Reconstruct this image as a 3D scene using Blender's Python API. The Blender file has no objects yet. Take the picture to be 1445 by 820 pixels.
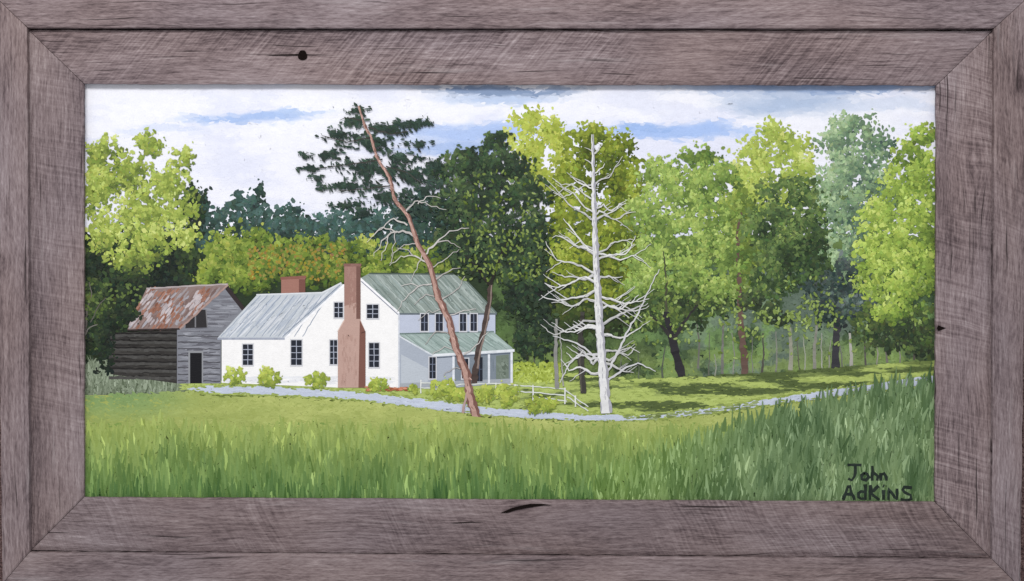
import bpy, math, bmesh, numpy as np
from mathutils import Vector, Matrix
rng=np.random.default_rng(7)
W,H=1445.0,820.0
D=2.2
MM=0.001
def lin(c):
    c=np.asarray(c,float)/255.0
    return np.where(c<=0.04045,c/12.92,((c+0.055)/1.055)**2.4)
def P2W(x,y,z=0.0):
    f=(D-z)/D
    return ((x-W/2)*MM*f, (H/2-y)*MM*f, z)
scene=bpy.context.scene
col=scene.collection

_g=rng.random((256,256))
def vnoise(x,y,s,off=0):
    x=np.asarray(x,float)/s+off*17.3+1000; y=np.asarray(y,float)/s+off*9.1+1000
    xi=np.floor(x).astype(int); yi=np.floor(y).astype(int)
    fx=x-xi; fy=y-yi; fx=fx*fx*(3-2*fx); fy=fy*fy*(3-2*fy)
    a=_g[xi%256,yi%256]; b=_g[(xi+1)%256,yi%256]; c=_g[xi%256,(yi+1)%256]; d=_g[(xi+1)%256,(yi+1)%256]
    return (a*(1-fx)+b*fx)*(1-fy)+(c*(1-fx)+d*fx)*fy
def fbm(x,y,s,off=0):
    return 0.5*vnoise(x,y,s,off)+0.3*vnoise(x,y,s/2.1,off+3)+0.2*vnoise(x,y,s/4.3,off+5)
def sm(a,b,x):
    t=np.clip((x-a)/(b-a),0,1); return t*t*(3-2*t)

def newmat(name):
    m=bpy.data.materials.new(name); m.use_nodes=True
    nt=m.node_tree; nt.nodes.clear()
    o=nt.nodes.new('ShaderNodeOutputMaterial'); b=nt.nodes.new('ShaderNodeBsdfPrincipled')
    nt.links.new(b.outputs[0],o.inputs[0])
    return m,nt,b
def nmath(nt,op,a,b=None,c=None,clamp=False):
    n=nt.nodes.new('ShaderNodeMath'); n.operation=op; n.use_clamp=clamp
    for i,v in enumerate((a,b,c)):
        if v is None: continue
        if isinstance(v,(int,float)): n.inputs[i].default_value=v
        else: nt.links.new(v,n.inputs[i])
    return n.outputs[0]
def nnoise(nt,vec,scale,detail=3,rough=0.55):
    n=nt.nodes.new('ShaderNodeTexNoise'); n.inputs['Scale'].default_value=scale
    n.inputs['Detail'].default_value=detail; n.inputs['Roughness'].default_value=rough
    nt.links.new(vec,n.inputs['Vector']); return n.outputs['Fac']
def nramp(nt,fac,stops):
    r=nt.nodes.new('ShaderNodeValToRGB'); e=r.color_ramp.elements
    e[0].position=stops[0][0]; e[0].color=(*stops[0][1],1); e[1].position=stops[-1][0]; e[1].color=(*stops[-1][1],1)
    for p,c in stops[1:-1]:
        k=e.new(p); k.color=(*c,1)
    nt.links.new(fac,r.inputs[0]); return r.outputs[0]
def nmix(nt,fac,a,b,mode='MIX'):
    n=nt.nodes.new('ShaderNodeMix'); n.data_type='RGBA'; n.blend_type=mode
    if isinstance(fac,(int,float)): n.inputs[0].default_value=fac
    else: nt.links.new(fac,n.inputs[0])
    for i,v in ((6,a),(7,b)):
        if isinstance(v,tuple): n.inputs[i].default_value=(*v,1)
        else: nt.links.new(v,n.inputs[i])
    return n.outputs[2]
def nmap(nt,vec,scale,rot=(0,0,0),loc=(0,0,0)):
    n=nt.nodes.new('ShaderNodeMapping'); n.inputs['Scale'].default_value=scale
    n.inputs['Rotation'].default_value=rot; n.inputs['Location'].default_value=loc
    nt.links.new(vec,n.inputs['Vector']); return n.outputs[0]
def tup(c): return tuple(float(v) for v in lin(c))

paint,nt,b=newmat('oil_paint')
at=nt.nodes.new('ShaderNodeAttribute'); at.attribute_name='pigment'
tc=nt.nodes.new('ShaderNodeTexCoord'); ob=tc.outputs['Object']
n1=nnoise(nt,ob,420,3,0.65)
n2=nnoise(nt,ob,90,1)
v=nmath(nt,'MULTIPLY_ADD',n1,0.18,0.91)
v=nmath(nt,'MULTIPLY_ADD',n2,0.10,nmath(nt,'SUBTRACT',v,0.05))
vm=nt.nodes.new('ShaderNodeVectorMath'); vm.operation='SCALE'
nt.links.new(at.outputs['Color'],vm.inputs[0]); nt.links.new(v,vm.inputs['Scale'])
nt.links.new(vm.outputs[0],b.inputs['Base Color'])
b.inputs['Roughness'].default_value=0.55; b.inputs['Specular IOR Level'].default_value=0.15
wv=nnoise(nt,nmap(nt,ob,(700,260,1)),1,1); wh=nnoise(nt,nmap(nt,ob,(260,700,1)),1,1)
hh=nmath(nt,'ADD',nmath(nt,'MAXIMUM',wv,wh),nmath(nt,'MULTIPLY',n1,0.6))
bp=nt.nodes.new('ShaderNodeBump'); bp.inputs['Strength'].default_value=0.55; bp.inputs['Distance'].default_value=0.0007
nt.links.new(hh,bp.inputs['Height']); nt.links.new(bp.outputs[0],b.inputs['Normal'])

CUR=[0.00005]      # running paint thickness: every new touch sits on the previous ones
def inpoly(pts,q):
    ins=np.zeros(len(q),bool); j=len(pts)-1
    for i in range(len(pts)):
        xi,yi=pts[i];xj,yj=pts[j]
        ins^=((yi>q[:,1])!=(yj>q[:,1]))&(q[:,0]<(xj-xi)*(q[:,1]-yi)/(yj-yi+1e-9)+xi); j=i
    return ins
class Paint:
    def __init__(s,name,label=None):
        s.name=name; s.label=label; s.V=[];s.F=[];s.C=[]
    def add(s,xy,z,cols,tilt=0.0):
        n,k,_=xy.shape
        X=(xy[...,0]-W/2)*MM; Y=(H/2-xy[...,1])*MM
        Z=np.broadcast_to(np.asarray(z,float)[:,None],(n,k)).copy()
        if tilt:
            c=xy.mean(1,keepdims=True); d=xy-c; g=rng.normal(0,tilt,(n,1,2)); Z+=np.clip((d*g).sum(-1),-3e-6,3e-6)
        s.V.append(np.stack([X,Y,Z],-1).reshape(-1,3))
        s.F.append((n,k)); s.C.append(np.repeat(lin(np.clip(cols,3,252)),k,axis=0))
    def zz(s,n,t=9e-6):
        z=CUR[0]+3e-6+t*rng.random(n); CUR[0]+=t*1.05; return z
    def dabs(s,x,y,ang,L,Wd,cols,k=7,jit=0.22,t=9e-6):
        x=np.asarray(x,float); n=len(x)
        if n==0: return
        m=(x>110)&(x<1330)&(y>110)&(y<716)
        one=np.ones(n); x,y,ang,L,Wd,cols=[np.asarray(q)[m] for q in (x,y*one,ang*one,L*one,Wd*one,np.asarray(cols)*np.ones((n,3)))]
        n=len(x)
        if n==0: return
        tt=np.arange(k)/k*2*np.pi+rng.random((n,1))*1.0
        r=1+jit*(rng.random((n,k))*2-1)
        a=L[:,None]/2*np.cos(tt)*r; b_=Wd[:,None]/2*np.sin(tt)*r
        c,sn=np.cos(ang)[:,None],np.sin(ang)[:,None]
        s.add(np.stack([x[:,None]+a*c-b_*sn,y[:,None]+a*sn+b_*c],-1),s.zz(n,t),cols,4e-7)
    def poly(s,pts,c):
        CUR[0]+=4e-6; s.add(np.array(pts,float)[None],np.array([CUR[0]]),np.array([c],float)); CUR[0]+=2e-6
    def strip(s,xs,ya,yb,c):
        q=np.stack([np.stack([xs[:-1],ya[:-1]],-1),np.stack([xs[1:],ya[1:]],-1),np.stack([xs[1:],yb[1:]],-1),np.stack([xs[:-1],yb[:-1]],-1)],1)
        CUR[0]+=4e-6; s.add(q,np.full(len(q),CUR[0]),np.array(c,float)+np.zeros((len(q),1))); CUR[0]+=4e-6
    def line(s,pts,w0,w1,c,wob=0.0):
        pts=np.array(pts,float); seg=np.r_[0,np.cumsum(np.hypot(*np.diff(pts,axis=0).T))]
        n=max(2,int(seg[-1]/5)+1); t=np.linspace(0,seg[-1],n)
        x=np.interp(t,seg,pts[:,0]); y=np.interp(t,seg,pts[:,1])
        if wob:
            x[1:-1]+=rng.normal(0,wob,n)[1:-1]; y[1:-1]+=rng.normal(0,wob,n)[1:-1]
        dx=np.gradient(x); dy=np.gradient(y); l=np.hypot(dx,dy)+1e-6; nx,ny=-dy/l,dx/l
        w=np.linspace(w0,w1,n)/2*(1+(0.12*rng.normal(0,1,n) if wob else 0))
        xl,yl,xr,yr=x+nx*w,y+ny*w,x-nx*w,y-ny*w
        q=np.stack([np.stack([xl[:-1],yl[:-1]],-1),np.stack([xl[1:],yl[1:]],-1),np.stack([xr[1:],yr[1:]],-1),np.stack([xr[:-1],yr[:-1]],-1)],1)
        CUR[0]+=2e-6
        s.add(q,np.full(n-1,CUR[0]+4e-6),np.array(c,float)+rng.normal(0,4,(n-1,1)))
    def blades(s,x,y,h,lean,w,cols):
        n=len(x); one=np.ones(n); h=h*one; lean=lean*one; w=w*one
        p=[(x-w/2,y),(x-w*0.45+lean*0.35,y-h*0.5),(x+lean-w*.12,y-h),(x+lean+w*.12,y-h+1),(x+w*0.5+lean*0.4,y-h*0.5),(x+w/2,y)]
        s.add(np.stack([np.stack([a,b],-1) for a,b in p],1),s.zz(n),cols*np.ones((n,3)),4e-7)
    def foliage(s,clumps,pal,size=5.0,dens=1.0,sub=11,light=(-0.45,-0.85),asp=0.62,horiz=0.0,core=0.82,corepos=0.30,loose=0.22,dap=0.85,hole=0.30):
        pal=np.array(pal,float)
        def pc(S):
            f=np.clip(S,0,1)*(len(pal)-1); i=np.minimum(f.astype(int),len(pal)-2); fr=(f-i)[:,None]
            return pal[i]*(1-fr)+pal[i+1]*fr
        off=rng.integers(0,40)
        if core>0:
            X=[];Y=[];S=[]
            for cx,cy,rx,ry in clumps:
                m=int(rx*ry*3.14/70*2.4)+3
                r=np.sqrt(rng.random(m))*core; a=rng.random(m)*6.283
                X.append(cx+rx*r*np.cos(a));Y.append(cy+ry*r*np.sin(a)); S.append(corepos+0.22*(r*np.cos(a)*light[0]+r*np.sin(a)*light[1])+rng.normal(0,0.05,m))
            X=np.concatenate(X);Y=np.concatenate(Y);S=np.concatenate(S)
            kp=fbm(X,Y,22,off+2)+0.04*rng.normal(0,1,len(X))>hole-0.01; X,Y,S=X[kp],Y[kp],S[kp]; n=len(X)
            S=S+dap*0.6*(fbm(X,Y,34,off)-0.5)
            s.dabs(X,Y,rng.random(n)*3.14*(1-0.8*horiz),8*(0.6+0.7*rng.random(n)),6*(0.6+0.7*rng.random(n))*(1-0.4*horiz),pc(S)+rng.normal(0,3,(n,1)),jit=0.32)
        X=[];Y=[];S=[]
        for cx,cy,rx,ry in clumps:
            m=max(5,int(rx*ry/(sub*sub)*3.0))
            r=rng.random(m)**0.55*1.1; a=rng.random(m)*2*np.pi
            sx=cx+rx*r*np.cos(a); sy=cy+ry*r*np.sin(a)
            big=((sx-cx)/rx*light[0]+(sy-cy)/ry*light[1])
            for px,py,bg in zip(sx,sy,big):
                ss=sub*(0.4+0.9*rng.random())
                k=int(3.14*ss*ss/(size*size*asp)*dens*0.78)+3
                rr=np.abs(rng.normal(0,0.62,k)); aa=rng.random(k)*2*np.pi
                dx=rr*np.cos(aa)*ss*(1+horiz); dy=rr*np.sin(aa)*ss*(1-0.4*horiz)
                X.append(px+dx);Y.append(py+dy)
                S.append(0.44+0.20*bg+0.24*(dx*light[0]+dy*light[1])/ss+rng.normal(0,0.08,k)+rng.normal(0,0.07))
            m=int(rx*ry*3.14/(size*size)*loose*0.6)
            r=0.75+np.abs(rng.normal(0,0.28,m)); a=rng.random(m)*6.283
            X.append(cx+rx*r*np.cos(a)); Y.append(cy+ry*r*np.sin(a)); S.append(0.48+0.22*(np.cos(a)*light[0]+np.sin(a)*light[1])+rng.normal(0,0.12,m))
        X=np.concatenate(X);Y=np.concatenate(Y);S=np.concatenate(S)
        kp=(fbm(X,Y,22,off+2)+0.10*rng.normal(0,1,len(X)))>hole; X,Y,S=X[kp],Y[kp],S[kp]
        S=np.clip(S+dap*(fbm(X,Y,34,off)-0.5),0,1)
        o=np.argsort(S+rng.normal(0,0.28,len(S))); X,Y,S=X[o],Y[o],S[o]
        C=pc(S)+rng.normal(0,3,(len(S),1))+rng.normal(0,2.5,(len(S),3)); n=len(X)
        for j in range(5):
            sl=slice(j*n//5,(j+1)*n//5); m=len(X[sl])
            ang=rng.random(m)*np.pi*(1-0.8*horiz)+(-0.3 if horiz else 0)
            sz=size*(0.45+1.2*rng.random(m)**1.4)
            s.dabs(X[sl],Y[sl],ang,sz,sz*asp*(0.7+0.6*rng.random(m)),C[sl],k=6,t=8e-6,jit=0.35)
    def fill(s,pts,c,n,L,Wd,ang,jit=8,cs=None,base=True):
        pts=np.array(pts,float)
        if base: s.poly(pts,c); CUR[0]+=4e-6
        if n<=0: return
        lo,hi=pts.min(0),pts.max(0)
        q=lo+(hi-lo)*rng.random((n*5,2)); Lq=L*(0.6+0.8*rng.random(len(q)))
        d=np.stack([np.cos(ang)*Lq/2,np.sin(ang)*Lq/2],-1); p=np.array([-np.sin(ang),np.cos(ang)])*Wd*0.6
        ok=inpoly(pts,q+d)&inpoly(pts,q-d)&inpoly(pts,q+p)&inpoly(pts,q-p)
        q=q[ok][:n]; Lq=Lq[ok][:n]; m=len(q)
        cs=[c] if cs is None else cs
        C=np.array(cs,float)[rng.integers(0,len(cs),m)]+rng.normal(0,jit,(m,1))
        s.dabs(q[:,0],q[:,1],ang+rng.normal(0,0.04,m),Lq,Wd*(0.6+0.6*rng.random(m)),C,t=22e-6)
    def build(s,parent):
        V=np.concatenate(s.V); C=np.concatenate(s.C)
        me=bpy.data.meshes.new(s.name)
        me.vertices.add(len(V)); me.vertices.foreach_set('co',V.ravel())
        tot=len(V); me.loops.add(tot); me.loops.foreach_set('vertex_index',np.arange(tot,dtype=np.int32))
        ks=np.concatenate([np.full(n,k) for n,k in s.F]); st=np.r_[0,np.cumsum(ks)[:-1]]
        me.polygons.add(len(ks)); me.polygons.foreach_set('loop_start',st.astype(np.int32))
        try: me.polygons.foreach_set('loop_total',ks.astype(np.int32))
        except Exception: pass
        me.update(calc_edges=True)
        a=me.color_attributes.new('pigment','FLOAT_COLOR','POINT')
        a.data.foreach_set('color',np.c_[C,np.ones(len(C))].ravel())
        me.materials.append(paint)
        o=bpy.data.objects.new(s.name,me); col.objects.link(o); o.parent=parent
        if s.label: o['label']=s.label
        return o

root=bpy.data.objects.new('framed_painting',None); col.objects.link(root)
root['label']='framed oil painting of a white farmhouse among trees, weathered barnwood frame'
root['category']='painting'

nx,ny=603,297
gx=np.linspace(112,1328,nx); gy=np.linspace(112,714,ny); GX,GY=np.meshgrid(gx,gy)
def sky_col(x,y):
    wx=x+60*(fbm(x,y,70,1)-0.5); wy=y+24*(fbm(x*0.5,y,26,2)-0.5)
    c=np.ones(x.shape+(3,))*np.array([234,235,244.])
    c=c+ (sm(240,130,y)*4)[...,None]*np.array([1,1,0.6])
    sh=sm(0.48,0.72,fbm(x*0.45,y*1.3,50,7)); c=c-(sh*12)[...,None]*np.array([1,0.85,0.3])
    def patch(c,cx,cy,rx,ry,colr,a=1.0,hard=0.35):
        d=np.sqrt(((wx-cx)/rx)**2+((wy-cy)/ry)**2)
        m=(sm(1.0+hard*0.8,1.0-hard,d)*a)[...,None]
        return c*(1-m)+np.array(colr,float)*m
    c=patch(c,345,167,95,9,(162,187,230),0.9,0.5)
    c=patch(c,425,161,40,5,(176,198,234),0.7,0.5)
    c=patch(c,215,182,60,6,(204,214,238),0.6,0.5)
    c=patch(c,660,189,115,15,(166,189,232),0.9,0.6)
    c=patch(c,625,210,70,10,(156,180,224),0.8,0.5)
    c=patch(c,950,186,110,12,(160,187,234),0.9,0.5)
    c=patch(c,905,180,45,6,(154,182,228),0.8,0.5)
    c=patch(c,700,139,90,9,(174,194,226),0.8,0.7)
    c=patch(c,700,124,125,8,(122,143,177),0.9,0.6)
    c=patch(c,1180,124,220,10,(140,163,201),0.9,0.6)
    c=patch(c,1110,148,85,17,(168,186,214),0.9,0.7)
    c=patch(c,1250,150,90,8,(202,212,232),0.7,0.6)
    return c
def under(x,y):
    c=sky_col(x,y)
    nz=fbm(x,y,30,11)
    tl=np.interp(x,[112,180,300,420,520,640,780,900,1328],[325,320,325,335,340,335,300,285,260])
    m=(y>tl+22*(nz-0.5))[...,None]
    rt=sm(740,860,x)[...,None]*sm(450,330,y)[...,None]
    fo=(np.array([42,56,38.])*(1-rt)+np.array([104,126,72.])*rt)+ (nz[...,None]-0.5)*np.array([40,46,30.])
    c=np.where(m,fo,c)
    gl=np.interp(x,[112,300,700,900,1328],[540,540,530,520,505])
    g=np.array([140,156,80.])+(nz[...,None]-0.5)*np.array([50,50,30.])
    low=sm(590,660,y)[...,None]; g=g*(1-low)+np.array([96,130,64.])*low
    return np.where((y>gl)[...,None],g,c)
CC=under(GX,GY)
V=np.stack([(GX-W/2)*MM,(H/2-GY)*MM,np.zeros_like(GX)],-1).reshape(-1,3)
idx=np.arange(nx*ny).reshape(ny,nx)
Fq=np.stack([idx[:-1,:-1],idx[1:,:-1],idx[1:,1:],idx[:-1,1:]],-1).reshape(-1,4)
me=bpy.data.meshes.new('canvas'); me.from_pydata(V.tolist(),[],Fq.tolist())
a=me.color_attributes.new('pigment','FLOAT_COLOR','POINT')
a.data.foreach_set('color',np.c_[lin(np.clip(CC,0,255)).reshape(-1,3),np.ones(nx*ny)].ravel())
me.materials.append(paint)
canvas=bpy.data.objects.new('canvas',me); col.objects.link(canvas); canvas.parent=root
canvas['label']='stretched canvas covered in brushed oil paint'

S=Paint('painted_sky','pale cloudy sky with thin blue streaks')
n=5200; x=112+1216*rng.random(n); y=112+220*rng.random(n)
c=sky_col(x+rng.normal(0,4,n),y+rng.normal(0,1.6,n))+rng.normal(0,1.2,(n,1))
S.dabs(x,y,rng.normal(0,0.25,n),14*(0.5+rng.random(n)),4.5*(0.5+rng.random(n)),c,t=50e-6)
S.build(canvas)

T=Paint('painted_distant_trees','hazy blue-green row of distant trees')
T.foliage([(292,325,20,45),(288,285,8,16),(345,310,38,30),(338,280,9,12),(366,276,8,12),(378,318,30,28),(412,302,12,14),(418,328,30,26),(460,332,40,28),(500,330,45,36),(555,335,55,42),(600,330,45,50),(640,320,30,50)],
  [(28,40,36),(46,66,58),(64,90,84),(86,114,108)],size=6,sub=9,hole=0.1,loose=0.1)
T.build(canvas)
T=Paint('painted_forest','hazy shaded woodland with grey trunks and undergrowth')
def forest_c(x,y):
    nz=fbm(x,y,28,21)[:,None]
    r=sm(860,960,x)[:,None]
    c=np.array([40,52,36.])+r*np.array([18,24,18.])+sm(0.33,0.72,nz)*(np.array([46,58,28.])+r*np.array([10,10,6.]))
    gb=sm(930,1010,x)[:,None]*sm(1290,1200,x)[:,None]*sm(0.38,0.54,fbm(x,y,24,31)[:,None]); c=c*(1-gb*0.6)+np.array([116,130,122.])*gb*0.6
    lo=sm(460,520,y)[:,None]*sm(0.34,0.54,fbm(x*0.4,y,18,41)[:,None]); return c*(1-lo*0.75)+np.array([126,146,80.])*lo*0.75
n=3000; x=700+630*rng.random(n); y=390+150*rng.random(n)
T.dabs(x,y,rng.random(n)*3.14,16*(0.6+.6*rng.random(n)),10*(0.6+.6*rng.random(n)),forest_c(x,y))
n=9000; x=690+640*rng.random(n); y=375+165*rng.random(n)
T.dabs(x,y,rng.random(n)*3.14,7*(0.5+rng.random(n)),4.2*(0.5+rng.random(n)),forest_c(x,y)+rng.normal(0,5,(n,1)))
for tx,y0,y1,w,cl in [(1115,530,462,6,(148,148,132)),(1150,532,455,5,(132,132,122)),(1201,522,470,5,(168,166,158)),(1019,538,455,4,(114,114,108)),(985,520,450,3,(106,106,98)),(1222,520,460,3,(90,88,82)),(1252,512,450,3,(108,104,96)),(1075,530,470,3,(80,78,72)),(935,545,490,3,(84,90,78)),(1095,528,468,2.5,(126,128,118)),(1135,528,475,2,(150,154,138)),(1290,508,455,3,(86,82,76)),(900,545,495,2.5,(90,100,78)),(876,548,500,2.5,(104,110,92)),(754,520,455,2.5,(84,88,74)),(1170,524,480,2,(140,140,130)),(1008,535,500,2,(138,142,128)),(1237,516,478,2,(142,138,128)),(1270,512,470,2,(126,124,114)),(1000,530,470,1.6,(96,98,86)),(1034,530,470,2,(130,132,122)),(1062,528,475,1.6,(118,120,112)),(1128,526,480,1.6,(92,90,82)),(1160,526,470,1.6,(158,158,150)),(1188,522,480,2,(106,106,102))]:
    T.line([(tx,y0),(tx+rng.normal(0,1.5),(y0+y1)/2),(tx+rng.normal(0,2),y1)],w,w*0.6,cl,0.3)
T.build(canvas)

T=Paint('painted_shrubs','sunlit green and ochre shrubs behind the house')
T.foliage([(318,358,34,32),(360,362,42,36),(410,370,42,36),(458,366,42,36),(500,368,38,32),(300,385,30,25),(345,395,35,22),(555,378,45,28),(600,380,40,30)],
  [(44,58,28),(76,96,40),(110,130,54),(142,158,70),(174,182,92)],size=5.5,sub=9,hole=0.15)
n=240; x=350+140*rng.random(n); y=345+50*rng.random(n)
T.dabs(x,y,rng.random(n)*3,5,3.4,np.array([142,130,58.])+rng.normal(0,9,(n,3)))
T.build(canvas)

T=Paint('painted_tree','airy yellow-green tree')
T.foliage([(750,168,22,16),(733,195,22,22),(778,184,20,16),(755,215,35,25),(792,212,18,26),(770,250,40,30),(745,260,20,20)],[(112,126,48),(150,164,66),(180,190,86),(206,214,126)],size=5.3,sub=7,core=0.6,corepos=0.45,loose=0.5,hole=0.37,dens=0.85)
T.build(canvas)
T=Paint('painted_tree','tall olive-green tree')
T.foliage([(835,450,50,20),(880,440,30,20),(790,440,25,20),(820,430,35,25)],[(38,50,30),(62,76,38),(90,106,50)],size=6,sub=9)
T.foliage([(838,188,24,14),(815,212,28,26),(872,212,28,24),(842,245,50,32),(798,262,24,32),(888,258,22,30),(812,312,42,40),(874,312,40,40),(842,365,62,35),(798,390,30,32),(862,405,45,28)],
  [(58,70,28),(90,104,36),(120,134,46),(150,164,64),(178,190,92)],size=5.1,sub=8.5,hole=0.24,loose=.35)
T.build(canvas)

T=Paint('painted_tree','grey-green leafy tree with a dark trunk')
T.line([(1178,530),(1180,480),(1183,430),(1190,380)],12,6,(56,56,60),0.6)
T.foliage([(1203,176,30,16),(1180,200,30,22),(1232,202,30,24),(1206,240,48,30),(1170,268,28,30),(1240,272,28,28),(1195,305,45,33),(1190,355,45,35)],
  [(70,90,78),(100,124,98),(130,156,116),(158,182,140),(184,204,162)],size=4.9,sub=7.5,core=0.7,loose=0.5,hole=0.33)
T.foliage([(1190,402,42,34),(1175,436,36,20),(1215,436,28,18),(1150,395,22,28)],[(36,48,46),(56,70,66),(80,94,88),(110,124,120)],size=5.2,sub=8,loose=0.4)
T.build(canvas)
T=Paint('painted_tree','tree with yellow-green top over dark foliage')
T.foliage([(1092,190,24,16),(1118,212,28,22),(1062,218,26,22),(1092,240,45,26),(1045,262,24,28),(1135,240,20,20),(1030,300,26,30),(1085,280,50,30)],
  [(108,126,60),(144,162,74),(174,190,92),(206,216,132)],size=4.9,sub=7.5,core=0.68,loose=0.5,hole=0.34,corepos=.4)
T.foliage([(1045,300,26,34),(1048,355,28,34),(1052,405,26,28)],[(70,90,44),(108,128,58),(150,168,76)],size=5.2,sub=8,loose=0.35)
T.line([(1053,556),(1050,500),(1045,455),(1040,330),(1046,300)],11,3,(98,78,70),0.6)
T.foliage([(1112,268,42,22),(1128,295,38,26),(1090,318,42,32),(1138,330,34,32),(1108,365,46,32),(1085,400,36,26),(1145,375,24,26)],
  [(36,50,34),(56,74,46),(80,102,58),(112,134,74),(146,162,90)],size=4.9,sub=7.5,core=0.7,loose=0.5,hole=0.33)
T.foliage([(1090,444,28,14),(1060,428,20,12)],[(38,48,36),(62,76,50),(98,114,76)],size=5.4,sub=8)
T.build(canvas)
T=Paint('painted_tree','bright green tree with a leaning dark trunk')
T.foliage([(950,418,56,26),(1002,418,34,26),(918,425,34,22),(958,448,46,20),(930,458,24,12)],[(34,44,32),(54,70,42),(86,106,56),(128,148,74)],size=5.4,sub=9,loose=0.35)
T.line([(970,570),(962,530),(948,478),(940,440)],15,8,(46,44,48),0.6)
T.line([(950,480),(965,455),(985,430)],6,2,(50,48,48),0.5); T.line([(946,475),(930,455),(915,442)],5,2,(50,48,48),0.5)
T.foliage([(985,222,32,15),(930,246,30,20),(1010,252,30,24),(965,268,50,30),(908,300,28,30),(1000,305,42,33),(952,330,52,35),(912,368,34,32),(1010,360,38,36),(960,385,55,28),(900,405,25,18),(1015,408,26,16)],
  [(66,88,46),(102,126,60),(132,156,78),(162,184,96),(190,208,126)],size=4.8,sub=7.5,core=0.72,loose=0.5,hole=0.32)
T.line([(940,440),(940,395),(936,355)],4,1.5,(70,72,54),0.5)
T.build(canvas)
T=Paint('painted_tree','bright yellow-green tree with dark undergrowth')
T.foliage([(1290,462,40,34),(1250,470,36,24),(1310,496,24,18),(1225,455,24,22)],[(36,48,36),(56,70,46),(84,102,56),(112,130,66)],size=5.4,sub=9)
T.foliage([(1302,190,20,18),(1280,222,26,24),(1308,250,20,32),(1272,272,38,32),(1240,308,32,26),(1300,318,32,40),(1250,355,44,34),(1298,380,34,38),(1262,412,44,28),(1228,392,24,24),(1255,442,24,14)],
  [(78,100,46),(114,138,60),(148,172,76),(176,196,96),(200,216,122)],size=4.9,sub=7.5,core=0.72,loose=0.5,hole=0.31)
T.build(canvas)
T=Paint('painted_undergrowth','sunlit sprays of leaves over the woodland edge')
n=1100; x=880+445*rng.random(n); y=np.clip(rng.normal(440,28,n),392,505); kp=fbm(x,y,26,77)>0.5; x,y=x[kp],y[kp]; n=len(x)
T.dabs(x,y,rng.random(n)*3,5.5*(.5+rng.random(n)),3.4,np.array([126,146,78.])+rng.normal(0,16,(n,1)),jit=.35)
T.build(canvas)

T=Paint('painted_tree','large yellow-green tree shading into dark undergrowth')
T.foliage([(150,378,40,36),(200,385,45,36),(248,372,36,30),(140,440,32,45),(172,430,30,36),(140,500,28,30),(210,350,50,30),(270,300,18,36),(235,395,28,12),(158,480,20,40)],[(20,28,26),(36,48,36),(58,74,44),(90,108,56)],size=6,sub=10,hole=0.0)
T.foliage([(148,212,24,17),(212,204,26,15),(252,224,20,18),(180,246,38,26),(240,262,34,26),(138,268,26,34),(200,298,44,28),(252,298,26,24),(148,326,32,26),(212,336,38,24),(262,335,20,18),(135,232,18,25),(190,365,40,16)],
  [(80,96,50),(118,136,60),(152,168,78),(184,198,104),(210,218,140)],size=5.1,sub=7,core=0.64,dens=0.9,loose=0.55,hole=0.36)
T.line([(118,478),(126,462),(138,458)],2,1,(120,116,112),0.4); T.line([(122,470),(122,440),(130,415),(126,398)],2.4,1,(100,96,90),0.5); T.line([(128,455),(140,430),(150,420)],1.6,.8,(96,92,88),0.4)
n=70; x=120+80*rng.random(n); y=400+50*rng.random(n)
T.dabs(x,y,rng.random(n)*3,6,3.6,np.array([92,110,58.])+rng.normal(0,8,(n,1)))
T.build(canvas)

def path_y(x): return np.interp(x,[112,270,380,500,600,700,820,900,1000,1100,1200,1328],[560,549,551,558,570,582,589,590,580,565,551,534])
L=Paint('painted_lawn','sunlit lawn crossed by tree shadows')
xs=np.linspace(112,1328,120); tp_=np.interp(xs,[112,300,560,720,900,1100,1328],[532,542,548,526,540,530,513])
L.strip(xs,tp_,path_y(xs)+8,(140,156,82))
n=9000; x=112+1216*rng.random(n); t=rng.random(n)
top=np.interp(x,[112,300,560,720,900,1100,1328],[528,538,545,520,535,525,508]); y=top+t*(path_y(x)-top+6)
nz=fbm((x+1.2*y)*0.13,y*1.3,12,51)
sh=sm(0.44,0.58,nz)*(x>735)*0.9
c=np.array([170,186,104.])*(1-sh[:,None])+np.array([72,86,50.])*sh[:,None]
c=np.where((x<260)[:,None],np.array([122,134,106.])+rng.normal(0,8,(n,1)),c)+rng.normal(0,4,(n,1))
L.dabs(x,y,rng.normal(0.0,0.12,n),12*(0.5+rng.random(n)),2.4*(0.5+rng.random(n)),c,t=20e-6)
n=900; x=np.r_[114+136*rng.random(550),114+80*rng.random(350)]; y=np.r_[530+30*rng.random(550),516+38*rng.random(350)]
L.blades(x,y+6,9+18*rng.random(n),rng.normal(0,5,n),2.8,np.array([124,136,114.])+rng.normal(0,17,(n,1)))
n=380; x=700+90*rng.random(n); y=512+28*rng.random(n)
L.dabs(x,y,rng.random(n)*3,6,3.6,np.array([160,176,76.])+rng.normal(0,16,(n,1)))
L.build(canvas)
L=Paint('painted_path','pale blue-grey gravel path')
xs=np.linspace(268,1328,200); yc=path_y(xs)+1.2*(vnoise(xs,xs,14)-.5); hw=np.interp(xs,[268,300,420,600,760,900,950,1000,1328],[2,5,5.5,6.5,5.5,3.5,3,3.5,6])+2.2*(vnoise(xs,xs,9)-0.5)
L.strip(xs,yc-hw,yc+hw,(192,200,216))
n=700; x=270+1058*rng.random(n); k=np.interp(x,xs,hw); y=path_y(x)+k*(rng.random(n)*2-1)
sl=np.arctan2(path_y(x+5)-path_y(x-5),10)
L.dabs(x,y,sl,16*(0.5+rng.random(n)),2.0*(0.5+rng.random(n)),np.array([193,201,217.])+rng.normal(0,4,(n,1)),t=25e-6)
n=900; x=270+1058*rng.random(n); k=np.interp(x,xs,hw); sg=rng.choice([-1,1],n); y=path_y(x)+sg*(k+rng.normal(1.0,1.3,n))
sl=np.arctan2(path_y(x+5)-path_y(x-5),10)
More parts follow.
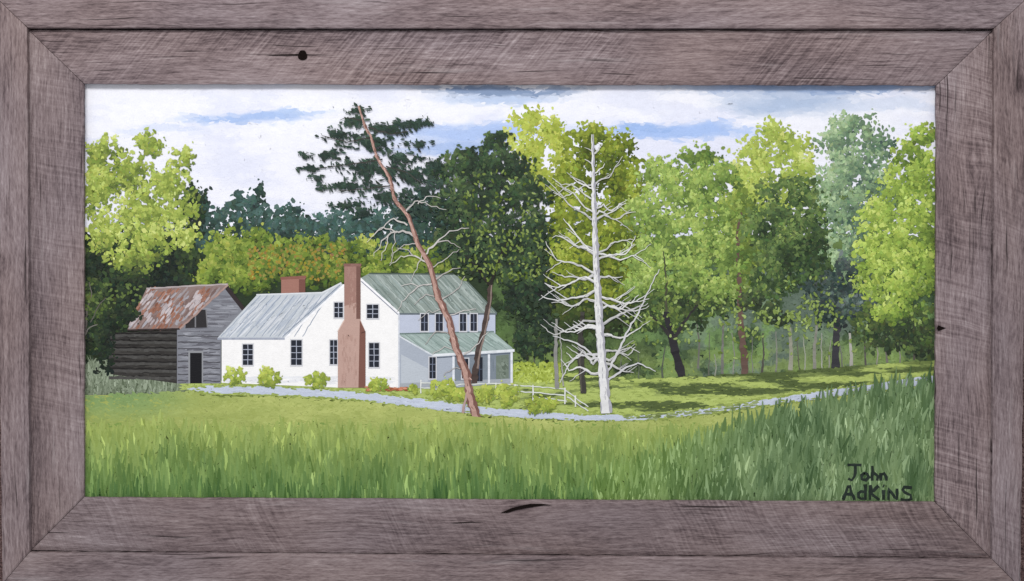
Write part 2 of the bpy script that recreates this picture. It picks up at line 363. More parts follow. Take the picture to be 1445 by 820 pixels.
L.dabs(x,y,sl,6*(0.5+rng.random(n)),2.2,np.array([150,166,88.])+rng.normal(0,10,(n,1)))
n=90; x=880+190*rng.random(n); y=path_y(x)+rng.normal(0,2.6,n)
L.dabs(x,y,-0.1,9*(0.5+rng.random(n)),2.4,np.array([132,146,94.])+rng.normal(0,18,(n,1)))
L.build(canvas)

B=Paint('painted_barn','old grey board barn with patchy rusty tin roof')
B.fill([(150,470),(250,466),(250,541),(156,528)],(54,52,50),200,26,2.4,0.03,4,[(54,52,50),(66,64,61),(42,40,39)])
for yy in range(473,534,10): B.line([(154,yy),(249,yy+1)],4,4,(74,73,71),0.6)
B.fill([(250,466),(318,404),(346,436),(312,474),(312,541),(250,541)],(126,128,136),250,22,2.2,0.0,5,[(126,128,136),(146,148,156),(106,106,114)])
for yy in range(474,540,9): B.line([(251,yy),(311,yy+1)],1.8,1.8,(84,84,90),0.4)
for yy in range(470,530,10): B.line([(156,yy),(250,yy+1)],2,2,(32,30,30),0.4)
B.poly([(322,403),(318,408),(343,440),(347,436)],(52,44,46))
B.poly([(262,446),(276,437),(291,437),(293,462),(262,463)],(48,46,48))
B.line([(276,438),(276,462)],2,2,(120,120,124)); B.line([(291,437),(293,462)],1.6,1.6,(120,120,124))
B.poly([(266,495),(287,495),(287,541),(266,541)],(142,144,148))
B.poly([(268.5,498),(285,498),(285,541),(268.5,541)],(24,24,28))
rf=[(207,407),(322,401),(254,463),(180,465)]
B.fill(rf,(138,120,116),260,20,4,2.25,4,[(146,124,118),(132,112,108),(154,146,148),(160,158,164),(120,100,96)])
q=np.array([rf[0]])+rng.random((1500,2))*np.array([115,58])+np.array([-27,0]); q=q[inpoly(rf,q)]; q=q[fbm(q[:,0],q[:,1],20,12)>0.53][:120]
B.dabs(q[:,0],q[:,1],2.25,9,3.4,np.array([148,106,90.])+rng.normal(0,10,(len(q),1)))
q=np.array([rf[0]])+rng.random((1200,2))*np.array([115,58])+np.array([-27,0]); q=q[inpoly(rf,q)]; q=q[fbm(q[:,0],q[:,1],24,22)>0.55][:70]
B.dabs(q[:,0],q[:,1],2.25,11,3,np.array([182,172,174.])+rng.normal(0,8,(len(q),1)))
B.line([(207,407),(322,401)],2,2,(174,164,164),0.3); B.line([(180,466),(254,464)],2.5,2.5,(52,44,44),0.3); B.line([(254,464),(322,402)],2.5,2.5,(164,138,130),0.3)
B.build(canvas)
T=Paint('painted_bush','dark foliage overlapping the barn side')
T.foliage([(146,490,14,36),(156,458,18,14),(174,442,20,12)],[(20,28,24),(34,46,34),(60,76,46)],size=5.5,sub=7,core=0.5,loose=0.6,hole=0)
T.build(canvas)

h=Paint('painted_house','white farmhouse with tin roofs, brick chimneys and a porch')
h.poly([(397,394),(431,392),(431,424),(397,424)],(158,114,102))
h.line([(396,393),(432,391)],4,4,(138,92,82))
h.poly([(422,394),(431,394),(431,424),(422,424)],(118,78,70))
wall=[(313,476),(399,476),(486,401),(508,393),(563,441),(563,547),(480,547),(313,540)]
h.poly(wall,(242,241,240))
n=110; x=325+225*rng.random(n); y=532+9*rng.random(n); CUR[0]+=5e-6; h.dabs(x,y,0,22,3,np.array([228,229,232.])+rng.normal(0,3,(n,1)),t=24e-6)
h.fill([(307,477),(362,417),(455,414),(481,400),(486,402),(402,477)],(194,200,206),200,34,3,-0.8,4,[(194,200,206),(180,188,199),(206,210,216)])
for i in range(11):
    xx=368+i*9.5; h.line([(xx,417),(xx-56+ (2*i),475)],1.1,1.0,(152,162,178),0.3)
h.line([(402,478),(486,402)],3.2,3,(243,243,245)); h.line([(399,475),(480,402)],1.2,1.2,(130,140,158))
h.line([(307,478),(402,478)],3,3,(160,166,180)); h.line([(362,416),(455,413),(482,399)],2,2,(214,218,222))
h.poly([(563,442),(699,442),(699,472),(563,474)],(186,193,210))
h.fill([(508,393),(521,386),(640,387),(660,398),(701,442),(563,442)],(140,152,146),300,26,3,0.85,5,[(140,152,146),(126,140,134),(158,170,164),(146,160,156)])
for i in range(13):
    xx=520+i*10.5; h.line([(xx,388),(xx+50,441)],1.2,1.1,(174,184,180) if i%2 else (116,130,124),0.3)
h.line([(521,386),(640,387)],2,2,(76,88,82)); h.line([(508,393),(563,442)],3.4,3.4,(241,241,243)); h.line([(510,397),(562,444)],1.2,1.2,(126,132,150))
h.line([(563,443),(701,443)],2.4,2.4,(96,106,112)); h.line([(660,398),(701,442)],2,2,(98,112,106))
h.poly([(563,474),(610,501),(722,496),(722,540),(640,547),(563,547)],(166,174,186))
h.poly([(566,500),(604,520),(604,546),(566,546)],(184,191,199))
h.fill([(642,504),(720,498),(720,540),(642,544)],(124,134,144),60,14,3,1.57,4)
h.fill([(700,502),(718,500),(718,536),(700,538)],(112,124,112),30,7,4,1.0,9)
h.poly([(563,541),(724,534),(724,541),(563,549)],(162,168,174))
h.fill([(563,472),(697,469),(725,493),(610,500)],(156,173,168),140,22,3,0.6,3,[(156,173,168),(144,163,157),(168,185,180)])
for i in range(9):
    xx=572+i*14; h.line([(xx,472),(xx+34,498-i*0.4)],1,1,(132,149,145),0.2)
h.line([(610,501.5),(726,494.5)],3.6,3.6,(220,224,228)); h.line([(563,474),(610,501)],2.4,2.4,(204,210,216)); h.line([(563,471),(697,468)],1.8,1.8,(104,122,118))
h.line([(610,505),(724,498)],1.5,1.5,(84,94,108))
h.line([(563,442),(563,547)],2,2,(206,210,218))
def window(x0,y0,x1,y1,rows=4,c=(36,40,50),m=(168,174,188),f=True):
    if f: h.poly([(x0-1.4,y0-1.4),(x1+1.4,y0-1.4),(x1+1.4,y1+2),(x0-1.4,y1+2)],(204,205,210))
    h.poly([(x0,y0),(x1,y0),(x1,y1),(x0,y1)],c)
    h.line([((x0+x1)/2,y0),((x0+x1)/2,y1)],1.1,1.1,m,0.15)
    for r in range(1,rows):
        yy=y0+(y1-y0)*r/rows; h.line([(x0,yy),(x1,yy)],1.0,1.0,m,0.15)
window(343,486,357,515);window(411,480,426,515);window(466,480,476,514);window(472,427,484,448,3);window(518,430,534,449,3);window(521,484,535,518)
for a,b_ in [(594,604),(615,625),(649,658),(664,673)]: window(a,443,b_,467,2,(40,44,56),(120,128,146))
window(606,504,615,534,3,(34,38,48),(110,118,136));window(652,506,661,534,3,(34,38,48),(80,88,104));window(672,504,681,538,2,(34,38,48),(70,78,96),False)
for px,y0,y1 in [(722,497,541),(690,500,541),(640,503,545)]: h.line([(px,y0),(px,y1)],3.2,3.2,(218,222,228))
h.poly([(486,373),(509,373),(509,452),(516,468),(516,547),(477,547),(477,468),(486,452)],(186,155,144))
h.poly([(486,373),(509,373),(509,425),(486,432)],(158,122,112))
CUR[0]+=5e-6
n=60; h.dabs(481+22*rng.random(n),475+66*rng.random(n),1.57,9,2.4,np.array([180,148,137.])+rng.normal(0,4,(n,1)),t=24e-6)
n=26; h.dabs(490+12*rng.random(n),380+60*rng.random(n),1.57,7,2.2,np.array([164,130,119.])+rng.normal(0,5,(n,1)),t=24e-6)
h.poly([(508,452),(516,468),(516,547),(506,547)],(122,84,74))
h.poly([(503,376),(509,376),(509,450),(503,450)],(118,86,78))
h.line([(485,374),(510,374)],4,4,(134,98,90)); h.line([(477,468),(486,452)],1.5,1.5,(204,176,164)); h.line([(510,470),(516,468)],1.5,1.5,(86,56,50))
n=60; x=516+70*rng.random(n); h.dabs(x,546+5*rng.random(n),0*x,6,2.6,np.array([168,104,76.])+rng.normal(0,12,(n,1)))
h.build(canvas)

T=Paint('painted_tree','dark green leafy tree with a slender curved trunk')
T.foliage([(700,200,20,14),(662,232,32,24),(712,236,38,26),(745,272,26,28),(690,280,48,34),(640,285,32,32),(650,335,36,32),(712,338,50,34),(758,322,18,30),(690,368,50,20),(742,388,34,34),(756,430,24,34),(728,425,18,22),(765,475,24,28),(738,478,12,26),(625,240,16,18)],
  [(24,34,28),(40,54,40),(60,80,52),(94,114,68)],size=5.0,sub=7.5,loose=0.5,hole=0.27)
T.line([(692,398),(690,430),(683,465),(675,495),(671,520),(669,542)],6,9,(74,62,58),0.6); T.line([(694,400),(692,430),(686,462),(678,495),(674,520)],1.6,2.6,(138,122,114),0.3)
T.line([(692,402),(702,372),(716,340)],5,2,(40,38,34),0.5); T.line([(690,402),(674,378),(655,360)],4,1.5,(40,38,34),0.5)
n=300; x=np.r_[645+120*rng.random(200),650+110*rng.random(100)]; y=np.r_[325+72*rng.random(200),240+90*rng.random(100)]
T.dabs(x,y,rng.random(n)*3,4+3*rng.random(n),3.0,np.array([108,126,60.])+rng.normal(0,16,(n,1)),jit=.35)
T.build(canvas)
T=Paint('painted_fence','white rail fence with posts')
for a_,b_ in [((594,540),(640,543)),((594,547),(640,551)),((700,541),(798,549)),((700,549),(798,558)),((640,543),(700,541)),((797,550),(830,574)),((800,560),(830,580)),((752,560),(800,566))]:
    T.line([a_,b_],1.7,1.5,(210,214,208),0.4)
for px,y0,y1 in [(594,536,555),(618,539,556),(640,541,558),(700,540,559),(727,542,561),(752,543,565),(797,547,570),(812,558,574)]:
    T.line([(px,y0),(px,y1)],2.0,2.0,(216,218,214),0.2)
T.build(canvas)
for bx,by,rr in [(332,530,15),(380,533,18),(445,536,17),(534,542,14),(585,548,8),(625,549,20),(651,557,12),(684,555,16),(714,558,18),(757,569,17),(775,571,11)]:
    T=Paint('painted_bush','small rounded yellow-green bush')
    T.foliage([(bx,by,rr*0.85,rr*0.7)],[(96,116,50),(140,156,66),(176,190,86),(208,216,122)],size=4.4,dens=1.4,sub=5,core=0.95,corepos=0.3,loose=0.5,hole=-1.0,dap=.4)
    T.build(canvas)

T=Paint('painted_tree_trunk','slim dark trunk in the shade')
T.line([(823,555),(820,510),(819,470),(822,440)],9,6,(60,58,54),0.5); T.line([(820,552),(818,500)],2,1.5,(88,84,76),0.3); T.build(canvas)
T=Paint('painted_tree_trunk','slim pale bare trunk')
T.line([(786,548),(784,500),(785,450)],6,3.5,(138,138,134),0.4); T.line([(795,545),(793,510),(790,470)],2,1.2,(156,156,150),0.4); T.build(canvas)

T=Paint('painted_dead_tree','bare white dead tree with spreading branches')
def trunkx(y): return np.interp(y,[195,300,420,520,582],[836,838,842,849,855])
for i,yy in enumerate(np.r_[np.arange(222,420,14),np.arange(426,530,16)]):
    for sgn in (-1,1):
        if rng.random()<0.14: continue
        y0=yy+rng.normal(0,7)
        ln=np.interp(y0,[200,240,290,350,420,470,530],[8,22,60,68,76,74,52])*(0.4+0.7*rng.random())
        rise=np.interp(y0,[200,300,420,530],[0.7,0.32,0.0,-0.35])+rng.normal(0,0.26)
        x0=trunkx(y0); pts=[(x0,y0)]
        kink=rng.normal(0,0.10,4)
        for j,t in enumerate((0.25,0.5,0.78,1.0)):
            pts.append((x0+sgn*ln*t,y0-ln*(rise*t)-ln*0.16*t**3+ln*kink[j]))
        w=1.5+2.2*min((y0-200)/200,1)*(0.6+0.6*rng.random())
        g=212+rng.integers(-26,12)
        T.line(pts,w,0.8,(g,g,g-2),0.7)
        if w>2.4: T.line([(p[0],p[1]+w*0.3) for p in pts[:3]],w*0.4,0.5,(158,158,162),0.4)
        for _ in range(rng.integers(1,5) if ln>28 else 0):
            t=0.3+0.55*rng.random(); bx=np.interp(t,[0,.25,.5,.78,1],[p[0] for p in pts]); by=np.interp(t,[0,.25,.5,.78,1],[p[1] for p in pts])
            l2=ln*(0.18+0.28*rng.random()); up=rng.choice([-1,-1,1])
            T.line([(bx,by),(bx+sgn*l2*0.55,by+up*l2*0.35),(bx+sgn*l2*0.95,by+up*l2*0.65)],1.3,0.6,(g-12,)*3,0.5)
for p in [[(853,530),(868,505),(880,478),(902,440),(912,415),(930,380)],[(852,515),(830,495),(808,482),(780,474)],[(854,540),(880,520),(900,512),(925,524)],[(850,500),(822,500),(802,514),(790,540)]]:
    T.line(p,3.4,1.0,(204,204,206),0.7)
tr=[(836,190),(837,250),(838,300),(841,380),(843,420),(848,500),(853,560),(855,583)]
T.line([(p[0]+1.0,p[1]) for p in tr],1.5,15,(164,164,172),0.4)
T.line([(p[0]-0.9,p[1]) for p in tr],1.3,10.5,(220,220,220),0.5)
n=70; t=rng.random(n); yy=300+270*t; T.dabs(trunkx(yy)+rng.normal(0,1.3,n)*(1+t),yy,1.5+rng.normal(0,.15,n),8,1.2,np.array([188,188,192.])+rng.normal(0,18,(n,1)))
T.build(canvas)

T=Paint('painted_pine_tree','tall leaning pine with reddish trunk and bare lower branches')
T.foliage([(507,156,14,7),(498,172,21,7),(545,182,37,8),(582,175,25,7),(478,190,33,7),(530,203,48,9),(594,204,15,5),(462,220,32,7),(442,238,21,5),(512,236,42,9),(562,222,32,9),(578,248,36,11),(490,262,42,8),(540,278,40,11),(450,252,16,4),(604,270,30,16),(485,290,22,5),(515,300,20,6),(592,298,28,14),(545,242,30,11),(612,235,16,9)],
  [(28,40,36),(40,56,48),(54,74,62),(78,98,84)],size=5.6,dens=0.7,sub=5.2,asp=0.38,horiz=0.5,core=0.35,loose=0.6,hole=0.37,dap=0.5)
for a_ in [[(520,180),(550,190),(580,185)],[(525,195),(490,200),(455,192)],[(540,225),(495,232),(450,238)],[(545,235),(575,245),(600,262)],[(552,262),(510,268),(475,270)],[(512,170),(490,166),(480,170)]]:
    T.line(a_,2,0.8,(60,58,54),0.6)
D1=(186,182,178)
for p,w in [([(588,334),(570,326),(552,328),(538,343),(528,362)],3.4),([(575,318),(555,308),(545,318),(530,330)],2.4),([(560,328),(540,320),(518,342)],2.2),([(548,332),(545,350),(538,368)],1.8),([(558,326),(556,345),(552,362)],1.5),([(604,372),(585,360),(565,362),(550,375)],2.6),
  ([(585,362),(575,352),(560,350)],1.6),([(598,360),(612,345),(635,326),(662,322)],2.8),([(618,342),(635,340),(650,350)],1.8),([(570,300),(588,284),(612,290),(630,296)],2.4),([(590,288),(605,276),(622,280)],1.5),
  ([(612,398),(630,383),(650,378)],2.4),([(612,400),(592,402),(575,418),(560,440)],2.2),([(590,404),(578,398),(566,404)],1.4),([(618,418),(600,416),(585,430)],1.8),([(630,448),(652,438),(672,436)],1.8),([(622,425),(644,410),(656,390)],1.8),
  ([(600,352),(590,372),(580,398)],1.5),([(638,470),(615,468),(600,486)],1.8),([(645,495),(625,490),(610,500)],1.5),([(655,500),(672,488),(690,468)],2.2),([(660,520),(640,518),(626,530)],1.5),([(606,380),(632,362),(648,352)],1.6),([(592,345),(570,345),(556,358),(550,372)],1.5),([(626,436),(606,440),(590,452)],1.4)]:
    T.line(p,w,0.7,tuple(np.array(D1)+rng.integers(-14,14)),0.9)
tp=[(507,150),(513,172),(524,194),(532,222),(550,250),(557,282),(577,306),(590,344),(607,374),(617,415),(634,452),(643,490),(658,526),(664,562),(676,599)]
T.line([(651,594),(655,572),(662,545)],4.5,3,(170,146,140),0.4)
T.line(tp,2.0,12.5,(122,88,80),0.4)
T.line([(p[0]-1.2,p[1]) for p in tp],1.3,6.6,(182,148,136),0.6)
n=130; t=rng.random(n); kk=len(tp)-1; px=np.interp(t*kk,np.arange(kk+1),[p[0] for p in tp]); py=np.interp(t*kk,np.arange(kk+1),[p[1] for p in tp])
T.dabs(px+rng.normal(0,1.8,n)*t,py,1.1+rng.normal(0,0.2,n),6,1.6,np.array([164,130,120.])+rng.normal(0,22,(n,1)))
T.build(canvas)

T=Paint('painted_field','sunlit yellow-green meadow')
xs=np.linspace(112,1328,120); o0=np.interp(xs,[112,268,300,900,1328],[-2,6,11,8,11])
T.strip(xs,path_y(xs)+o0,np.full(120,600.)*(xs<700)+np.maximum(path_y(xs)+o0+1,612)*(xs>=700),(156,168,92))
T.strip(xs,np.full(120,596.),np.full(120,716.),(122,148,74))
m_=(np.abs(xs-673)<14)
n=15000; x=112+1216*rng.random(n); y0=path_y(x)+np.interp(x,[112,268,300,900,1328],[-2,3,9,6,9]); y=y0+rng.random(n)*(668-y0)
kp=~((np.abs(x-672)<16)&(y<603)); x,y=x[kp],y[kp]; n=len(x)
c=np.array([164,175,100.])+(fbm(x*0.3,y,34,61)[:,None]-0.5)*np.array([60,50,42.])
g=sm(590,665,y)[:,None]; c=c*(1-g)+np.array([132,156,82.])*g
lf=sm(300,180,x)[:,None]*sm(605,560,y)[:,None]; c=c*(1-lf*0.65)+np.array([110,144,96.])*lf*0.65
T.dabs(x,y,rng.normal(0,0.4,n),9*(0.5+rng.random(n)),3.0*(0.5+rng.random(n)),c+rng.normal(0,3,(n,1)),t=40e-6)
T.build(canvas)
T=Paint('painted_grass','tall green grass blades')
for r in np.linspace(622,744,18):
    f=(r-622)/122; n=520
    x=112+1216*rng.random(n); y=r+rng.normal(0,6,n)+20*(vnoise(x,x*0,60,4)-.5)
    m=y>path_y(x)+34; x,y=x[m],y[m]; n=len(x)
    fx=np.clip(f*1.1+0.3*(fbm(x,y,50,83)-0.5)+0.35*sm(800,1250,x),0,1)[:,None]
    base=np.array([150,167,90.])*(1-fx)+np.array([84,116,62.])*fx
    c=base+(fbm(x,y,26,81)[:,None]-0.5)*np.array([70,66,44.])*(0.4+fx)+rng.normal(0,6,(n,1))
    lt=(rng.random((n,1))<0.10*fx+0.02); c=c+lt*np.array([34,34,22.])
    T.blades(x,y,16+30*rng.random(n)*(0.4+f),rng.normal(0,3.5,n),3.6+4.0*rng.random(n),c)
T.build(canvas)
T=Paint('painted_grass','tall shaded grass clumps')
for j in range(15):
    f=j/14; n=380
    x=840+490*rng.random(n)**0.75
    top=np.interp(x,[830,950,1050,1150,1250,1328],[690,652,614,586,566,556])
    y=top+(742-top)*f+rng.normal(0,8,n)+8
    nz=fbm(x,y,24,91)[:,None]
    edge=sm(860,1150,x+60*f)[:,None]
    c=np.array([112,140,74.])*(1-edge)+np.array([96,120,80.])*edge+(nz-0.5)*np.array([92,88,72.])+rng.normal(0,9,(n,1))
    lt=(rng.random((n,1))<0.14); c=c+lt*np.array([36,36,34.])
    T.blades(x,y,16+26*rng.random(n),rng.normal(2,5,n),2.8+3.4*rng.random(n),c)
T.build(canvas)

T=Paint('signature','dark hand-painted artist signature'); K=(36,46,40)
for p in [[(1195,656),(1215,656)],[(1206,656),(1206,672),(1202,677),(1196,675)],
 [(1219,667),(1215,670),(1216,676),(1221,677),(1225,673),(1223,668),(1218,667)],
 [(1230,657),(1230,678)],[(1230,670),(1234,667),(1237,671),(1237,678)],
 [(1242,667),(1242,678)],[(1242,670),(1246,667),(1250,670),(1250,678)],
 [(1189,705),(1197,683),(1205,705)],[(1192,697),(1203,697)],
 [(1220,683),(1220,705)],[(1220,694),(1213,693),(1209,698),(1212,704),(1220,703)],
 [(1227,684),(1227,705)],[(1239,685),(1228,695),(1240,705)],
 [(1246,691),(1246,705)],[(1245,685),(1247,686)],[(1253,705),(1253,689),(1265,705),(1265,689)],
 [(1286,688),(1275,687),(1272,692),(1277,696),(1284,699),(1285,704),(1278,706),(1270,704)]]:
    T.line(p,4.6,4.0,K,0.35)
T.build(canvas)
print('PAINT',CUR[0])
ZB=CUR[0]+0.0006

def wood(name,seed,knots=(),dark=1.0,saw=1.1,sawf=0.16):
    m,nt,b=newmat(name)
    tc=nt.nodes.new('ShaderNodeTexCoord'); sp=nt.nodes.new('ShaderNodeSeparateXYZ'); nt.links.new(tc.outputs['Object'],sp.inputs[0])
    X,Y,Z=sp.outputs
    yy=Y; kd=None
    for (kx,ky,r,s) in knots:
        dx=nmath(nt,'SUBTRACT',X,kx); dy=nmath(nt,'SUBTRACT',Y,ky)
        d2=nmath(nt,'ADD',nmath(nt,'POWER',nmath(nt,'ABSOLUTE',nmath(nt,'DIVIDE',dx,r*2.6)),2.0),nmath(nt,'POWER',nmath(nt,'ABSOLUTE',nmath(nt,'DIVIDE',dy,r*1.3)),2.0))
        g=nmath(nt,'POWER',2.718,nmath(nt,'MULTIPLY',d2,-1.0))
        yy=nmath(nt,'ADD',yy,nmath(nt,'MULTIPLY',nmath(nt,'MULTIPLY',dy,g),-0.7))
        gg=nmath(nt,'MULTIPLY',nmath(nt,'POWER',g,2.0),s)
        kd=gg if kd is None else nmath(nt,'ADD',kd,gg)
    cb=nt.nodes.new('ShaderNodeCombineXYZ'); nt.links.new(X,cb.inputs[0]); nt.links.new(yy,cb.inputs[1]); nt.links.new(Z,cb.inputs[2])
    base=nt.nodes.new('ShaderNodeVectorMath'); base.operation='ADD'; nt.links.new(cb.outputs[0],base.inputs[0]); base.inputs[1].default_value=(seed*3.7,seed*1.3,0)
    vec=base.outputs[0]
    warp=nnoise(nt,nmap(nt,vec,(4,9,5)),1,2)
    cv=nt.nodes.new('ShaderNodeCombineXYZ'); nt.links.new(nmath(nt,'MULTIPLY',warp,0.022),cv.inputs[1]); nt.links.new(nmath(nt,'MULTIPLY',warp,0.02),cv.inputs[0])
    wv=nt.nodes.new('ShaderNodeVectorMath'); wv.operation='ADD'; nt.links.new(vec,wv.inputs[0]); nt.links.new(cv.outputs[0],wv.inputs[1]); vec2=wv.outputs[0]
    broad=nnoise(nt,nmap(nt,vec2,(2.0,40,20)),1,2,0.6)
    fine=nnoise(nt,nmap(nt,vec2,(20,320,80)),1,4,0.7)
    dash=nnoise(nt,nmap(nt,vec2,(90,560,120)),1,3,0.7)
    blot=nnoise(nt,nmap(nt,vec,(5,10,10)),1,3,0.55)
    sawn=nnoise(nt,nmap(nt,nmap(nt,vec2,(1,1,1),rot=(0,0,saw)),(260,9,10)),1,3,0.6)
    smask=nmath(nt,'MULTIPLY',nmath(nt,'SUBTRACT',nnoise(nt,nmap(nt,vec,(5,5,5),loc=(7,1,0)),1,1),0.36,None,True),4.0,None,True)
    sawc=nmath(nt,'MULTIPLY',nmath(nt,'SUBTRACT',sawn,0.5),smask)
    t=nmath(nt,'MULTIPLY',broad,0.30); t=nmath(nt,'MULTIPLY_ADD',fine,0.60,t); t=nmath(nt,'MULTIPLY_ADD',dash,0.60,t)
    t=nmath(nt,'MULTIPLY_ADD',blot,0.42,t); t=nmath(nt,'MULTIPLY_ADD',sawc,sawf*1.5,t); t=nmath(nt,'DIVIDE',t,1.92)
    if kd is not None: t=nmath(nt,'SUBTRACT',t,nmath(nt,'MULTIPLY',kd,0.2))
    k=dark
    cl=nramp(nt,t,[(0.30,tup((52*k,43*k,45*k))),(0.41,tup((92*k,80*k,82*k))),(0.495,tup((127*k,113*k,114*k))),(0.58,tup((150*k,137*k,138*k))),(0.69,tup((186*k,175*k,175*k)))])
    hue=nramp(nt,nnoise(nt,nmap(nt,vec,(3,8,3),loc=(4,2,0)),1,1),[(0.35,(1.0,0.95,0.92)),(0.65,(0.97,0.97,1.0))])
    cl=nmix(nt,1.0,cl,hue,'MULTIPLY')
    worn=nnoise(nt,nmap(nt,vec2,(5,60,20),loc=(9,3,0)),1,3,0.7)
    wm=nmath(nt,'MULTIPLY',nmath(nt,'MULTIPLY',nmath(nt,'SUBTRACT',worn,0.60,None,True),7.0,None,True),0.30)
    cl=nmix(nt,wm,cl,tup((180,171,172)))
    chk=nnoise(nt,nmap(nt,vec2,(7,420,60),loc=(1,5,2)),1,1,0.5)
    cm=nmath(nt,'MULTIPLY',nmath(nt,'SUBTRACT',0.31,chk,None,True),12.0,None,True)
    cl=nmix(nt,cm,cl,tup((54,45,46)))
    nt.links.new(cl,b.inputs['Base Color'])
    b.inputs['Roughness'].default_value=0.82; b.inputs['Specular IOR Level'].default_value=0.2
    hgt=nmath(nt,'SUBTRACT',t,nmath(nt,'MULTIPLY',cm,0.25))
    bp=nt.nodes.new('ShaderNodeBump'); bp.inputs['Strength'].default_value=0.7; bp.inputs['Distance'].default_value=0.0045
    nt.links.new(hgt,bp.inputs['Height']); nt.links.new(bp.outputs[0],b.inputs['Normal'])
    return m
def plank(name,o0,o1,i1,i0,ztop,zbot,seed,parent,label,knots_px=(),dark=1.0,saw=1.1,sawf=0.16):
    pts=[Vector(P2W(*p,ztop)) for p in (o0,o1,i1,i0)]
    e=(pts[2]-pts[3]); ang=math.atan2(e.y,e.x); org=sum(pts,Vector())/4; org.z=0
    R=Matrix.Rotation(-ang,3,'Z'); loc=[R@(p-org) for p in pts]
    nu,nv=200,12; g=0.0012
    vs=[];fs=[]
    L=(loc[1]-loc[0]).length
    for j in range(nv+1):
        v=j/nv
        for i in range(nu+1):
            u=i/nu
            p=loc[0].lerp(loc[1],u).lerp(loc[3].lerp(loc[2],u),v); x,y=p.x,p.y
            if i==0: x+=g*0.35
            if i==nu: x-=g*0.35
            wob=0.0009*(vnoise(u*L*1000,seed*100.0+v*40,22,seed)-0.5)+0.0009*(vnoise(u*L*1000,seed*70.0+v*40,7,seed)-0.5)
            if j in(0,nv): y+=float(wob)
            z=ztop+0.0012*(float(fbm(u*L*1000,v*80+seed*300,60,seed))-0.5)
            if j in(0,nv): z-=0.0012
            if i in(0,nu): z-=0.0012
            vs.append((x,y,z))
    N=nu+1
    for j in range(nv):
        for i in range(nu): fs.append((j*N+i,j*N+i+1,(j+1)*N+i+1,(j+1)*N+i))
    ring=[i for i in range(N)]+[j*N+nu for j in range(1,nv+1)]+[nv*N+i for i in range(nu-1,-1,-1)]+[j*N for j in range(nv-1,0,-1)]
    b0=len(vs)
    for r in ring: x,y,z=vs[r]; vs.append((x,y,zbot))
    n=len(ring)
    for k in range(n): fs.append((ring[k],b0+k,b0+(k+1)%n,ring[(k+1)%n]))
    fs.append(tuple(b0+k for k in range(n))[::-1])
    me=bpy.data.meshes.new(name); me.from_pydata(vs,[],fs); me.update()
    bm=bmesh.new(); bm.from_mesh(me); bmesh.ops.recalc_face_normals(bm,faces=bm.faces); bm.to_mesh(me); bm.free()
    kn=[]
    for (kx,ky,r,s) in knots_px:
        q=R@(Vector(P2W(kx,ky,ztop))-org); kn.append((q.x,q.y,r*MM,s))
    me.materials.append(wood('barnwood_%d'%seed,seed,kn,dark,saw,sawf))
    o=bpy.data.objects.new(name,me); col.objects.link(o); o.location=org; o.rotation_euler=(0,0,ang); o.parent=parent
    o['label']=label
    return o
outer=bpy.data.objects.new('outer_frame',None); col.objects.link(outer); outer.parent=root; outer['label']='outer moulding of grey-brown barnwood boards'
inner=bpy.data.objects.new('inner_frame',None); col.objects.link(inner); inner.parent=root; inner['label']='wide inner moulding of rough-sawn barnwood'
zi=ZB+0.008; zo=zi+0.010
OT=[(-6,-4),(1451,-4),(1440,829),(3,824)]
OI=[(38,38.5),(1403.5,39.5),(1400.5,789.5),(41,779.5)]
IO=[(40.4,42.5),(1401.0,43.4),(1398.2,787.2),(43.4,776.8)]
II=[(118,118),(1322,120),(1320,708.5),(118,702)]
plank('board',OT[0],OT[1],OI[1],OI[0],zo,0.0,1,outer,'narrow weathered board with fine grain',[],1.03,1.2,.2)
plank('board',OT[1],OT[2],OI[2],OI[1],zo,0.0,2,outer,'narrow weathered board with a faint knot',[(1440,120,9,.5)],0.99,.4,.2)
plank('board',OT[2],OT[3],OI[3],OI[2],zo,0.0,3,outer,'narrow weathered board',[],0.96)
plank('board',OT[3],OT[0],OI[0],OI[3],zo,0.0,4,outer,'narrow weathered board with warm brown streaks',[(4,372,9,.35)],1.0)
plank('board',IO[0],IO[1],II[1],II[0],zi,ZB,5,inner,'wide board with saw marks and a knot hole',[(427,78,3.5,.8)],1.03,0.7,.5)
plank('board',IO[1],IO[2],II[2],II[1],zi,ZB,6,inner,'wide board with a faint swirling knot and pale scuffs',[(1378,232,20,.25),(1325,462,4,.8)],1.02,0.25,.5)
plank('board',IO[2],IO[3],II[3],II[2],zi,ZB,7,inner,'wide board with a split beside the canvas',[(735,716,10,.6)],0.95,-0.5,.36)
plank('board',IO[3],IO[0],II[0],II[3],zi,ZB,8,inner,'wide board with long straight grain',[],0.98,0.2,.3)
vm_,nt,b=newmat('knot_void'); tcv=nt.nodes.new('ShaderNodeTexCoord')
cl=nramp(nt,nnoise(nt,tcv.outputs['Object'],900,2),[(0.3,(0.004,0.003,0.003)),(0.7,(0.016,0.011,0.01))]); nt.links.new(cl,b.inputs['Base Color']); b.inputs['Roughness'].default_value=1; b.inputs['Specular IOR Level'].default_value=0
def void(name,pts,z,parent):
    vs=[P2W(x,y,z) for x,y in pts]; me=bpy.data.meshes.new(name); me.from_pydata(vs,[],[tuple(range(len(vs)))]); me.materials.append(vm_)
    o=bpy.data.objects.new(name,me); col.objects.link(o); o.parent=parent; return o
t=np.linspace(0,2*np.pi,18)[:-1]
void('knot_hole',[(427+6.4*math.cos(a)*(1+.12*math.sin(3*a)),78+7.8*math.sin(a)*(1+.1*math.cos(2*a))) for a in t],zi+0.0012,inner)
void('crack',[(372,77.6),(400,76.8),(420,76.3),(421,78.6),(402,78.6),(385,78.4)],zi+0.0011,inner)
void('crack',[(706,724),(722,717),(738,713),(748,711),(764,711),(780,713),(768,713.5),(756,715),(742,717),(728,720),(716,724)],zi+0.0011,inner)
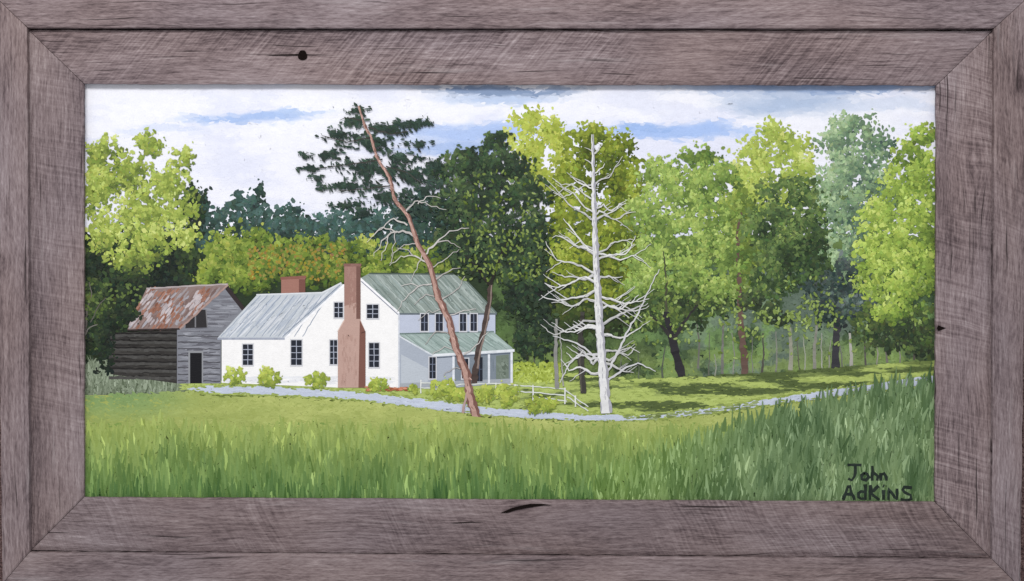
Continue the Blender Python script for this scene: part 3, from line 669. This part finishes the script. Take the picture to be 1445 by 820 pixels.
void('crack',[(632,738),(650,737),(668,736.5),(684,737),(665,737.6),(645,738.6)],zi+0.0011,inner)
void('knot_hole',[(1324,459),(1329,461),(1335,463),(1330,465),(1324,467),(1322,463)],zi+0.0011,inner)

fm,nt,b=newmat('carpet'); tcv=nt.nodes.new('ShaderNodeTexCoord')
cl=nramp(nt,nnoise(nt,tcv.outputs['Object'],350,4,0.7),[(0.35,tup((44,30,32))),(0.55,tup((112,86,84))),(0.7,tup((160,140,134)))])
nt.links.new(cl,b.inputs['Base Color']); b.inputs['Roughness'].default_value=1
bp=nt.nodes.new('ShaderNodeBump'); bp.inputs['Distance'].default_value=0.004; nt.links.new(nnoise(nt,tcv.outputs['Object'],350,4,0.7),bp.inputs['Height']); nt.links.new(bp.outputs[0],b.inputs['Normal'])
me=bpy.data.meshes.new('floor'); me.from_pydata([(-2,-1.6,-0.002),(2,-1.6,-0.002),(2,1.6,-0.002),(-2,1.6,-0.002)],[],[(0,1,2,3)]); me.materials.append(fm)
fl=bpy.data.objects.new('floor',me); col.objects.link(fl); fl['kind']='structure'; fl['label']='speckled brown carpet beneath the framed painting'

w=bpy.data.worlds.new('World'); scene.world=w; w.use_nodes=True
bg=w.node_tree.nodes['Background']; bg.inputs[0].default_value=(0.95,0.96,1.0,1); bg.inputs[1].default_value=0.57
def area(name,loc,size,power,colr,target=(0,0,0)):
    l=bpy.data.lights.new(name,'AREA'); l.shape='RECTANGLE'; l.size=size[0]; l.size_y=size[1]; l.energy=power; l.color=colr
    o=bpy.data.objects.new(name,l); col.objects.link(o); o.location=loc
    o.rotation_euler=(Vector(target)-Vector(loc)).to_track_quat('-Z','Y').to_euler(); return o
area('ceiling_light',(-0.5,1.9,2.7),(2.0,0.6),77,(1.0,0.985,0.97))
cam=bpy.data.cameras.new('Camera'); cam.sensor_width=36; cam.lens=36*D/(W*MM); cam.clip_end=50
co=bpy.data.objects.new('Camera',cam); col.objects.link(co); co.location=(0,0,D); scene.camera=co
scene.view_settings.view_transform='Standard'; scene.view_settings.look='None'; scene.view_settings.exposure=0
